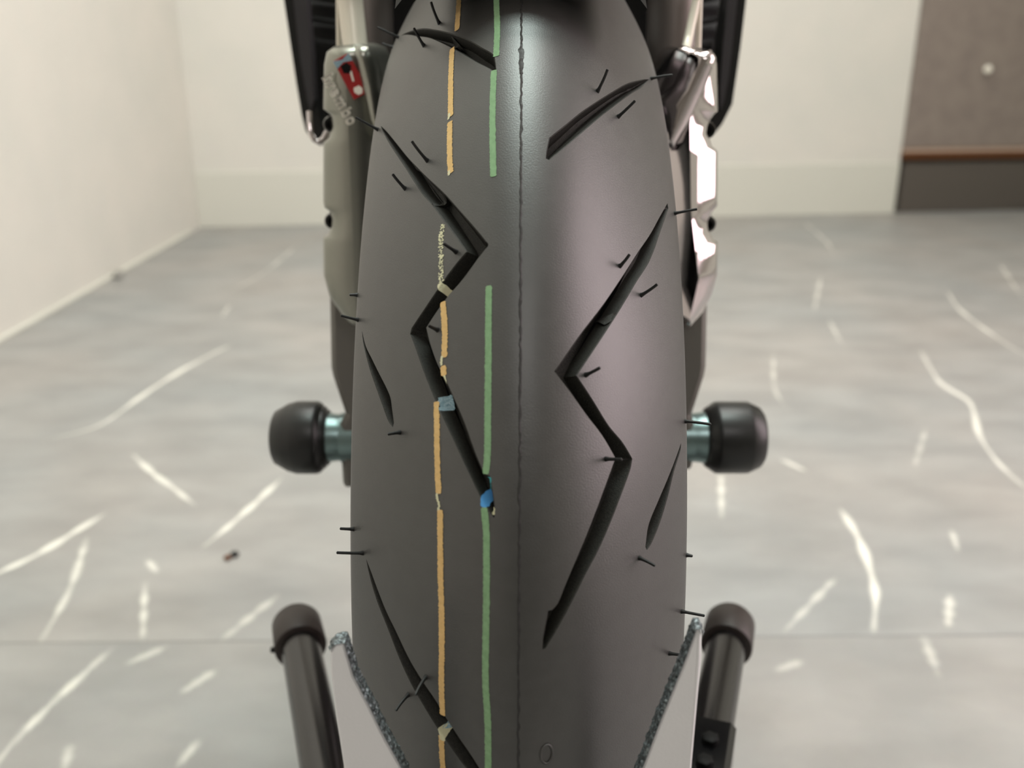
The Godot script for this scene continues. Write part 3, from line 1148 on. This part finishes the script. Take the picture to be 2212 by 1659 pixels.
		# axle slider: a barrel of black plastic on a metal collar
		var prof := [Vector2(-0.1449, 0.0), Vector2(-0.1449, 0.0115), Vector2(-0.1442, 0.0137), Vector2(-0.1428, 0.0163), Vector2(-0.1351, 0.0206), Vector2(-0.1309, 0.0218), Vector2(-0.1300, 0.0221), Vector2(-0.1182, 0.0221), Vector2(-0.1165, 0.0216), Vector2(-0.1148, 0.02), Vector2(-0.1140, 0.0188), Vector2(-0.1130, 0.0186), Vector2(-0.1122, 0.017), Vector2(-0.1110, 0.0166), Vector2(-0.1106, 0.0145)] if L else [Vector2(0.1519, 0.0), Vector2(0.1519, 0.0132), Vector2(0.1514, 0.0158), Vector2(0.1494, 0.0184), Vector2(0.1429, 0.0215), Vector2(0.1418, 0.0218), Vector2(0.1240, 0.0219), Vector2(0.1226, 0.0216), Vector2(0.1196, 0.0195), Vector2(0.1190, 0.0190), Vector2(0.1172, 0.0180), Vector2(0.1164, 0.0160)]
		var sl := put("axle_slider", lathe(prof, Vector3(0, 0.3232, 0), Vector3.RIGHT, 56), m.bobbin, bike)
		var neck := [Vector2(-0.1122, 0.0148), Vector2(-0.1102, 0.0148), Vector2(-0.1030, 0.0140), Vector2(-0.1030, 0.0152), Vector2(-0.0943, 0.0152)] if L else [Vector2(0.1180, 0.0155), Vector2(0.1150, 0.0155), Vector2(0.1092, 0.0147), Vector2(0.1092, 0.0152), Vector2(0.1022, 0.0152)]
		put("collar", lathe(neck, Vector3(0, 0.3232, 0), Vector3.RIGHT, 48), m.anodized, sl).set_meta("label", "bare metal collar")
		caliper(bike, L)
		# the pale brake pipe and hose above the caliper
		if L:
			put("brake_pipe", tube(curve([Vector3(-0.0827, 0.5883, 0.012), Vector3(-0.0822, 0.5689, 0.012), Vector3(-0.0802, 0.5493, 0.018), Vector3(-0.0797, 0.5444, 0.020)]), 0.0064, 20), m.pipe, bike)
			put("brake_hose", tube([Vector3(-0.0891, 0.5893, 0.000), Vector3(-0.0903, 0.5694, 0.000), Vector3(-0.0915, 0.5456, 0.000)], 0.0014, 12), m.pipe, bike)
		else:
			put("brake_pipe", tube(curve([Vector3(0.0989, 0.5893, 0.000), Vector3(0.0959, 0.5694, 0.000), Vector3(0.0910, 0.5494, 0.010), Vector3(0.0884, 0.5444, 0.020)]), 0.0023, 16), m.pipe, bike)
			put("brake_hose", tube([Vector3(0.0970, 0.5893, 0.000), Vector3(0.0976, 0.5694, 0.000), Vector3(0.0984, 0.5456, 0.000)], 0.0016, 12), m.pipe, bike)
		# side shroud of the radiator: an outer wall and a paler inner lip
		var so := points([-155, 680, -153.5, 610.1, -152.2, 576.3, -150.8, 559, -147.9, 523.3, -145.7, 501.9, -143.8, 491.9, -139.2, 484.7, -134.1, 481.5, -130.5, 484, -133.5, 498, -138.2, 523.3, -139.2, 559, -139.5, 610, -139.5, 680]) if L else points([161, 680, 158.3, 610.1, 156.2, 576.3, 154.9, 547.2, 153.4, 526.3, 152.1, 509.6, 146.1, 496.3, 141.7, 490.4, 138.5, 492.5, 140.3, 509.6, 141.8, 547.2, 143.6, 576.3, 144.5, 610.1, 146, 680])
		var sh := put("radiator_shroud", slab(so, -0.175, -0.15, 0.005), m.black_plastic, bike)
		var lip := points([-145.5, 675, -145, 576, -143.5, 540, -140.5, 512, -138.6, 505, -136.2, 512, -135.5, 540, -136.5, 576, -137, 675]) if L else points([151.2, 675, 149.5, 576, 148.5, 547, 147.6, 528, 145.6, 512, 143.4, 505, 142.2, 520, 142.4, 547, 143.4, 576, 144.6, 675])
		put("inner_lip", slab(lip, -0.16, -0.1465, 0.003), m.grey_plastic, sh)
	# small hose clip below the left shroud
	put("hose_clip", tube(curve([Vector3(-0.1145, 0.512, -0.025), Vector3(-0.1134, 0.500, -0.02), Vector3(-0.1095, 0.4955, -0.02), Vector3(-0.1066, 0.4975, -0.02), Vector3(-0.103, 0.504, -0.022)]), 0.0017, 12), m.chrome, bike)
	# radiator with its row of louvres at each side
	var core := put("radiator", slab(points([-160, 690, 160, 690, 157, 545, 153, 503, 146, 480, -147, 480, -154, 503, -157, 545]), -0.26, -0.235, 0.004), m.black, bike)
	for side in [-1, 1]:
		for k in 9:
			var y := 0.672 - k * 0.0146
			st = begin()
			add_box(st, Vector3(side * 0.135 + 0.003, y, -0.190), Vector3(0.026, 0.0030, 0.024), 0.0008, Basis(Vector3.RIGHT, 0.5) * Basis(Vector3.BACK, side * 0.16))
			put("slat", st.commit(), m.grey_plastic if side > 0 else m.black_plastic, core)


func caliper(bike: Node3D, L: bool) -> void:
	var outline := points([-95.7, 537.9, -93.9, 544.0, -90.2, 546.6, -83.2, 547.7, -76.3, 548.4, -70.6, 546.6, -68.1, 541.2, -65.6, 533.5, -65.4, 501.8, -65.4, 428.9, -74.6, 405.7, -84.4, 397.2, -94.0, 407.0, -100.7, 417.4, -103.2, 428.9, -102.1, 449.1, -99.2, 451.0, -97.3, 455.2, -96.7, 460.1, -97.9, 464.3, -100.5, 466.2, -100.8, 468.7, -98.7, 499.0, -95.5, 501.8, -93.2, 507.5, -93.5, 513.3, -95.8, 515.1, -97.6, 516.4]) if L else points([104.5, 537.9, 103.0, 542.7, 99.1, 545.3, 90.9, 546.6, 86.3, 547.1, 82.3, 544.5, 79.5, 535.7, 74.4, 524.6, 73.6, 501.8, 73.6, 428.9, 82.2, 405.7, 97.9, 397.2, 106.1, 408.3, 110.4, 418.7, 112.4, 428.9, 111.4, 446.6, 108.3, 448.6, 106.2, 454.0, 106.1, 458.9, 107.2, 463.3, 109.7, 466.2, 107.9, 494.8, 104.6, 497.6, 102.2, 504.1, 102.7, 510.5, 104.8, 513.7, 106.4, 514.8])
	var ridge := points([-83, 541, -83, 513.3, -83.5, 466.2, -84.5, 428.9, -84, 408]) if L else points([95, 539, 89.5, 513.3, 93, 466.2, 99.5, 430, 96, 408])
	var metal: Material = m.gunmetal if L else m.chrome
	var st := begin()
	add_domed(st, outline, ridge, -0.03, 0.022, 0.013 if L else 0.015, 0.0 if L else 0.5)
	var o := put("brake_caliper", st.commit(), metal, bike)
	o.set_meta("label", "dull grey brake caliper with red sticker" if L else "mirror-polished brake caliper")
	# the diagonal bridge cast over the upper half
	var arm := points([-77.8, 547.0, -70.6, 547.0, -67.3, 535.9, -65.9, 521.7, -65.9, 498, -71.9, 511.7, -74.8, 527.2, -77.7, 541]) if L else points([87.0, 543.8, 98.3, 545.3, 101.3, 541.3, 96.2, 526.1, 89.2, 509.4, 81.8, 495.8, 75.6, 502.6, 74.3, 521.7, 81.6, 528.2])
	var ar := points([-73, 541, -70, 527, -68, 508]) if L else points([95, 540, 87, 522, 80, 503])
	st = begin()
	add_domed(st, arm, ar, 0.01, 0.034, 0.008)
	put("bridge", st.commit(), metal, o)
	# dark bolts in the side notches
	for b: Vector2 in ([Vector2(-0.0938, 0.5085), Vector2(-0.0965, 0.4582)] if L else [Vector2(0.1018, 0.5055), Vector2(0.1055, 0.4565)]):
		put("bolt", lathe([Vector2(-0.02, 0.0), Vector2(-0.02, 0.0044), Vector2(0.012, 0.0044), Vector2(0.0135, 0.0038), Vector2(0.0135, 0.0024), Vector2(0.008, 0.0022), Vector2(0.008, 0.0)], Vector3(b.x, b.y, 0.01), Vector3(0, 0, 1), 24), m.gloss_black, o)
	if not L:
		return
	# sticker and lettering on the front face
	var at := Transform3D(Basis(Vector3.BACK, deg_to_rad(-63.0)), Vector3(-0.0797, 0.5325, 0.0378))
	var sk := put("sticker", box(Vector3.ZERO, Vector3(0.0205, 0.0088, 0.0006), 0.0002), m.sticker, o, at)
	put("sticker_print", slab(points([-10.2, -4.4, -6.2, -4.4, -7.6, 0, -6.2, 4.4, -10.2, 4.4, -8.8, 0]), 0.0002, 0.0005, 0.00005), m.steel_blue, sk)
	put("sticker_print", slab(points([-6.6, -2.2, -3.0, -2.6, -1.4, 0.4, -4.4, 2.6, -6.8, 1.2]), 0.0002, 0.0005, 0.00005), m.black, sk)
	put("sticker_print", slab(points([-2.5, 0.5, 2.4, -0.6, 2.6, 0.3, -2.2, 1.6]), 0.0002, 0.0005, 0.00005), m.white_print, sk)
	put("sticker_print", slab(points([5.2, -1.6, 7.2, -2.4, 9.2, -1.2, 9.4, 1.0, 7.4, 2.2, 5.4, 1.4]), 0.0002, 0.0005, 0.00005), m.white_print, sk)
	var tm := TextMesh.new()
	tm.text = "brembo"
	var font := SystemFont.new()
	font.font_names = PackedStringArray(["Droid Sans"])
	font.font_weight = 700
	tm.font = font
	tm.font_size = 64
	tm.pixel_size = 0.000112
	tm.depth = 0.0004
	for k in 2:
		put("lettering", tm, m.white_print, o, Transform3D(Basis(Vector3.BACK, deg_to_rad(-63.0)), Vector3(-0.0868 + 0.0004 * k, 0.5213 + 0.0002 * k, 0.0356)))


# ---------------------------------------------------------------- the stand under the front wheel
func stand() -> void:
	var s := thing("paddock_stand", "black tube paddock stand with grey notched plate cradling the front tire", "stand")
	# the notched plate: two prongs that meet below the frame, with flame-cut inner edges
	var th := 0.0055
	for side in [-1, 1]:
		var inner: Array
		var outer: Array
		if side < 0:
			inner = [Vector2(-0.0490, 0.3820), Vector2(-0.0468, 0.3704), Vector2(-0.0429, 0.3603), Vector2(-0.0395, 0.3506), Vector2(-0.0345, 0.3383), Vector2(-0.0300, 0.3250), Vector2(-0.0285, 0.2950), Vector2(-0.0270, 0.2300), Vector2(-0.018, 0.2), Vector2(0.0, 0.19)]
			outer = [Vector2(0.0, 0.0400), Vector2(-0.0515, 0.0400), Vector2(-0.0516, 0.3380), Vector2(-0.0527, 0.3553), Vector2(-0.0534, 0.3720), Vector2(-0.0531, 0.3790), Vector2(-0.0515, 0.3815)]
		else:
			inner = [Vector2(0.0535, 0.3868), Vector2(0.0507, 0.3757), Vector2(0.0449, 0.3553), Vector2(0.0404, 0.3380), Vector2(0.0360, 0.3240), Vector2(0.0340, 0.2950), Vector2(0.0310, 0.2300), Vector2(0.020, 0.2), Vector2(0.0, 0.19)]
			outer = [Vector2(0.0, 0.0400), Vector2(0.0545, 0.0400), Vector2(0.0551, 0.3383), Vector2(0.0554, 0.3765), Vector2(0.0550, 0.3850), Vector2(0.0543, 0.3868)]
		var poly := PackedVector2Array()
		for p in inner + outer:
			poly.append(p)
		var pl := put("notched_plate", slab(poly, 0.297 - th, 0.297, 0.0006), m.plate, s)
		# rough cut edge: a lumpy skin laid over the notch's edge
		var nz := FastNoiseLite.new()
		nz.seed = 12 + side
		nz.frequency = 0.35
		var st := begin()
		var rows := []
		var path: Array = outer.slice(outer.size() - 2) + inner
		for i in path.size() - 1:
			var a: Vector2 = path[i]
			var b: Vector2 = path[i + 1]
			var k := maxi(1, int(a.distance_to(b) / 0.0007))
			for j in k:
				rows.append(a.lerp(b, float(j) / k))
		var prev := []
		for i in rows.size():
			var e: Vector2 = (rows[mini(i + 1, rows.size() - 1)] - rows[maxi(i - 1, 0)]).normalized()
			var o2: Vector2 = Vector2(-e.y, e.x) * (1.0 if side < 0 else -1.0)
			var row := []
			for c in 9:
				var f := c / 8.0
				var bump_h := 0.0003 + 0.0009 * (0.5 + 0.9 * nz.get_noise_2d(i * 0.7, c * 1.1)) * (1.0 if c > 0 and c < 8 else 0.25)
				var q: Vector2 = rows[i] + o2 * bump_h
				row.append(Vector3(q.x, q.y, 0.2972 - f * (th + 0.0004)))
			if not prev.is_empty():
				for c in 8:
					quad(st, prev[c], row[c], row[c + 1], prev[c + 1], Vector3(o2.x, o2.y, 0.1))
			prev = row
		put("cut_edge", st.commit(), m.cut, pl).set_meta("label", "rough dark cut edge")
		# arm: a tube running forward and inward from under the fork, with a rubber cap
		var dir := Vector3(-side * 0.322, 0, 1).normalized()
		var a0 := Vector3(-0.1235, 0.2, 0.0557) if side < 0 else Vector3(0.1255, 0.2, 0.0548)
		var tip := a0 - dir * 0.046
		var far := a0 + dir * 0.345
		var arm := put("arm_tube", tube([tip, a0, far], 0.0119, 40), m.tube, s)
		put("end_cap", lathe([Vector2(-0.0015, 0.0), Vector2(-0.0015, 0.0115), Vector2(0.0005, 0.0142), Vector2(0.003, 0.0154), Vector2(0.0275, 0.0158), Vector2(0.0285, 0.0152), Vector2(0.0285, 0.0119)], tip - dir * 0.001, dir, 44), m.cap, arm)
		if side > 0:
			# clamp block round the right arm
			var mid := a0 + dir * 0.066
			st = begin()
			var turn := Basis.looking_at(-dir, Vector3.UP)
			add_box(st, mid + Vector3(-0.006, -0.004, 0.02), Vector3(0.026, 0.032, 0.046), 0.003, turn)
			var cl := put("clamp", st.commit(), m.gloss_black, s)
			put("clamp_bolt", lathe([Vector2(0, 0), Vector2(0, 0.0045), Vector2(0.003, 0.0045), Vector2(0.0036, 0.0036), Vector2(0.0036, 0)], mid + Vector3(-0.004, 0.0118, 0.018), Vector3.UP, 6), m.black, cl)
			put("clamp_bolt", lathe([Vector2(0, 0), Vector2(0, 0.0045), Vector2(0.003, 0.0045), Vector2(0.0036, 0.0036), Vector2(0.0036, 0)], mid + Vector3(-0.010, 0.0118, 0.034), Vector3.UP, 6), m.black, cl)
		else:
			put("set_screw", lathe([Vector2(0, 0), Vector2(0, 0.0018), Vector2(0.004, 0.0018), Vector2(0.004, 0)], tip + dir * 0.03 + Vector3(-0.0145, 0.0, 0), Vector3(-1, 0, 0), 12), m.black, arm)
		# leg down to the floor
		put("leg_tube", tube([far + Vector3(0, 0.008, 0), Vector3(far.x + side * 0.03, 0.012, far.z - 0.01)], 0.0119, 24), m.tube, s)
	# crossbars that carry the plate, below the frame
	put("cross_tube", tube([Vector3(-0.05, 0.012, 0.363), Vector3(0.05, 0.012, 0.363)], 0.0119, 24), m.tube, s)
	put("cross_tube", tube([Vector3(-0.06, 0.07, 0.31), Vector3(0.06, 0.07, 0.31)], 0.0119, 24), m.tube, s)
	put("foot_plate", box(Vector3(0, 0.022, 0.325), Vector3(0.10, 0.04, 0.09), 0.004), m.tube, s)


func small_things() -> void:
	# a crumb on the floor left of the wheel: a dark flake with a tan tip
	var t := thing("floor_crumb", "tiny dark crumb with tan end lying on the floor left of the wheel", "debris", Vector3(-0.318, 0.0005, -0.42))
	var st := begin()
	add_box(st, Vector3(0.002, 0.0028, -0.003), Vector3(0.009, 0.0055, 0.008), 0.0018, Basis(Vector3.UP, 0.5))
	put("dark_half", st.commit(), m.black_plastic, t)
	st = begin()
	add_box(st, Vector3(-0.004, 0.0024, 0.004), Vector3(0.008, 0.0047, 0.007), 0.0016, Basis(Vector3.UP, 0.9))
	put("tan_half", st.commit(), m.trim, t)
	t = thing("wall_chip", "small broken cream chip at the foot of the left wall", "debris", Vector3(-0.998, 0.0005, -1.83))
	st = begin()
	add_box(st, Vector3(0, 0.008, 0.0), Vector3(0.02, 0.016, 0.05), 0.006, Basis(Vector3.UP, 0.2))
	put("chip", st.commit(), m.grout, t)
